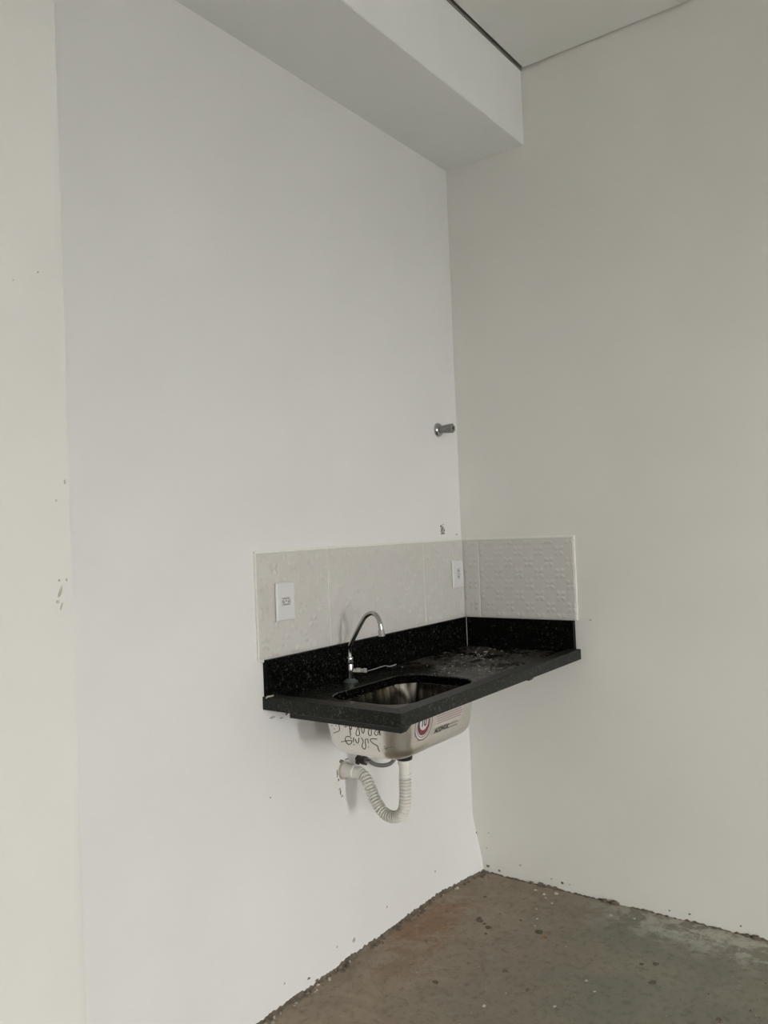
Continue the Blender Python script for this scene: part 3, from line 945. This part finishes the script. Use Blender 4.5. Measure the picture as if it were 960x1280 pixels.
tube('hose', path, 0.0068, M_BRAID, sh, 12)

# ------------------------------------------------------------------ faucet
FX, FY = -0.855, -0.064
fa = empty('faucet', (FX, FY, ZS))
tag(fa, 'chrome gooseneck faucet with side lever standing on the granite behind the sink', 'faucet')
lathe('base_flange', (FX, FY, ZS), (0, 0, 1), [(0, 0.0245), (0.0025, 0.0245), (0.005, 0.019), (0.009, 0.0140), (0.011, 0.0125)], M_TEAL, fa)
lathe('body', (FX, FY, ZS + 0.010), (0, 0, 1), [(0, 0.0125), (0.020, 0.0115), (0.045, 0.0120), (0.052, 0.0105), (0.056, 0.009)], M_CHROME, fa)
lathe('collar', (FX, FY, 0.990), (0, 0, 1), [(0, 0.0095), (0.001, 0.0125), (0.006, 0.0130), (0.007, 0.0115), (0.017, 0.0115), (0.018, 0.0130), (0.022, 0.0125), (0.024, 0.0085)], M_CHROME, fa)
gp = catmull([(FX, FY, 1.006), (FX, FY, 1.030), (FX, FY - 0.003, 1.046), (FX, FY - 0.015, 1.069), (FX, FY - 0.032, 1.095), (FX, FY - 0.051, 1.123), (FX, FY - 0.068, 1.145), (FX, FY - 0.084, 1.156), (FX, FY - 0.102, 1.160), (FX, FY - 0.120, 1.150), (FX, FY - 0.130, 1.130), (FX, FY - 0.1335, 1.106)], 9)
tube('spout', gp, 0.0074, M_CHROME, fa, 18)
tp = (Vector((0, FY - 0.1335, 1.106)) - Vector((0, FY - 0.131, 1.130))).normalized()
lathe('aerator', (FX, FY - 0.1333, 1.1085), tp, [(0, 0.0078), (0.001, 0.0095), (0.021, 0.0112), (0.022, 0.0095), (0.018, 0.0085)], M_CHROME, fa)
va = Vector((0.70, -0.71, -0.10)).normalized()
vb = Vector((FX, FY, 0.966))
lathe('valve', vb + va * 0.006, va, [(0, 0.0105), (0.012, 0.0095), (0.013, 0.0120), (0.028, 0.0125), (0.030, 0.0105), (0.036, 0.0105), (0.037, 0.0125), (0.048, 0.0118), (0.050, 0.008)], M_CHROME, fa, 8, 25)
lev0 = vb + va * 0.052
lp = catmull([lev0 - va * 0.004, (-0.790, -0.104, 0.9625), (-0.730, -0.110, 0.966), (-0.712, -0.112, 0.962), (-0.696, -0.113, 0.959), (-0.667, -0.115, 0.962)], 8)
tube('lever', lp, lambda s: 0.0022 if s < 0.10 else 0.0022 + 0.0016 * math.sin(min(1, (s - 0.10) / 0.05) * PI), M_CHROME, fa, 12)

# ------------------------------------------------------------------ socket outlets
def outlet(cx, cz, w_, h_, label, turn):
    e = empty('wall_outlet', (cx, -0.009, cz - h_ / 2))
    tag(e, label, 'outlet', 'outlets on the tiled backsplash')
    yb, yf = -0.0088, -0.0185
    bm = bmesh.new()
    back = rrect(cx, cz, w_ / 2, h_ / 2, 0.003, 3)
    frnt = rrect(cx, cz, w_ / 2 - 0.0035, h_ / 2 - 0.0035, 0.003, 3)
    # opening for the module
    mw, mh = (0.042, 0.0235) if not turn else (0.0235, 0.042)
    n = len(back)
    A = [bm.verts.new((x, yb - 0.0025, z)) for x, z in back]
    A2 = [bm.verts.new((x, yb - 0.0065, z)) for x, z in back]
    B = [bm.verts.new((x, yf, z)) for x, z in frnt]
    Cc = rrect(cx, cz, mw / 2, mh / 2, 0.0008, 3)
    C1 = [bm.verts.new((x, yf, z)) for x, z in Cc]
    C2 = [bm.verts.new((x, yf + 0.004, z)) for x, z in Cc]
    for k in range(n):
        k2 = (k + 1) % n
        bm.faces.new((A[k], A[k2], A2[k2], A2[k])); bm.faces.new((A2[k], A2[k2], B[k2], B[k]))
        bm.faces.new((B[k], B[k2], C1[k2], C1[k])); bm.faces.new((C1[k], C1[k2], C2[k2], C2[k]))
    bm.faces.new(C2)
    from_bm('cover_plate', bm, M_PLAST, e)
    box('shadow_backing', cx - w_ / 2 + 0.0025, cx + w_ / 2 - 0.0025, yb - 0.0026, yb, cz - h_ / 2 + 0.0025, cz + h_ / 2 - 0.0025, M_DARK, e)  # black backing added to draw a shadow line around the plate
    g = box('recess', cx - mw / 2, cx + mw / 2, yf + 0.0030, yf + 0.0038, cz - mh / 2, cz + mh / 2, M_DARK, e)
    # module face, with a hexagonal socket well
    mod = box('socket_module', cx - mw / 2 + 0.0012, cx + mw / 2 - 0.0012, yf - 0.0004, yf + 0.0030, cz - mh / 2 + 0.0012, cz + mh / 2 - 0.0012, M_PLAST2, e, 0.0004)
    a, b = (0.0165, 0.0085)
    hexa = [(-a, 0), (-a * 0.62, b), (a * 0.62, b), (a, 0), (a * 0.62, -b), (-a * 0.62, -b)]
    if turn: hexa = [(z, x) for x, z in hexa]
    bm = bmesh.new()
    ro = [bm.verts.new((cx + x * 1.09, yf - 0.0006, cz + z * 1.12)) for x, z in hexa]
    ri = [bm.verts.new((cx + x * 0.93, yf - 0.0006, cz + z * 0.90)) for x, z in hexa]
    for k in range(6): bm.faces.new((ro[k], ro[(k + 1) % 6], ri[(k + 1) % 6], ri[k]))
    from_bm('socket_edge', bm, plain('socket_edge_grey', (0.12, 0.12, 0.12), 0.6) if 'socket_edge_grey' not in bpy.data.materials else bpy.data.materials['socket_edge_grey'], mod)
    for d in (-0.0095, 0.0, 0.0095):
        x, z = (d, 0.002 if d == 0 else -0.001)
        if turn: x, z = z, d
        lathe('pin_hole', (cx + x, yf + 0.0002, cz + z), (0, -1, 0), [(0, 0.0023), (0.0009, 0.0023)], M_DARK, mod, 12)
    return e
outlet(-1.100, 1.2185, 0.082, 0.118, 'white socket outlet on the left tile, farthest from the corner', False)
outlet(-0.0635, 1.2335, 0.082, 0.114, 'white socket outlet squeezed beside the wall corner', True)

# ------------------------------------------------------------------ wall valve above the sink
wv = empty('wall_valve', (-0.150, 0, 1.823))
tag(wv, 'capped chrome water valve stub on the wall high above the countertop', 'valve')
lathe('escutcheon', (-0.150, 0.0, 1.823), (0, -1, 0), [(0, 0.0290), (0.003, 0.0290), (0.008, 0.0270), (0.013, 0.0215), (0.016, 0.0150)], M_CHROME, wv)
lathe('stem', (-0.150, -0.012, 1.823), (0, -1, 0), [(0, 0.0140), (0.040, 0.0180), (0.052, 0.0185), (0.054, 0.0175)], M_DULL, wv, 24)
lathe('cap_nut', (-0.150, -0.065, 1.823), (0, -1, 0), [(0, 0.0190), (0.007, 0.0190), (0.009, 0.0150), (0.009, 0.0075), (0.004, 0.0070)], M_DULL, wv, 6, 20)
lathe('socket_bore', (-0.150, -0.0690, 1.823), (0, -1, 0), [(0, 0.0068), (0.0042, 0.0068)], M_DARK, wv, 12)

bpy.context.view_layer.update()
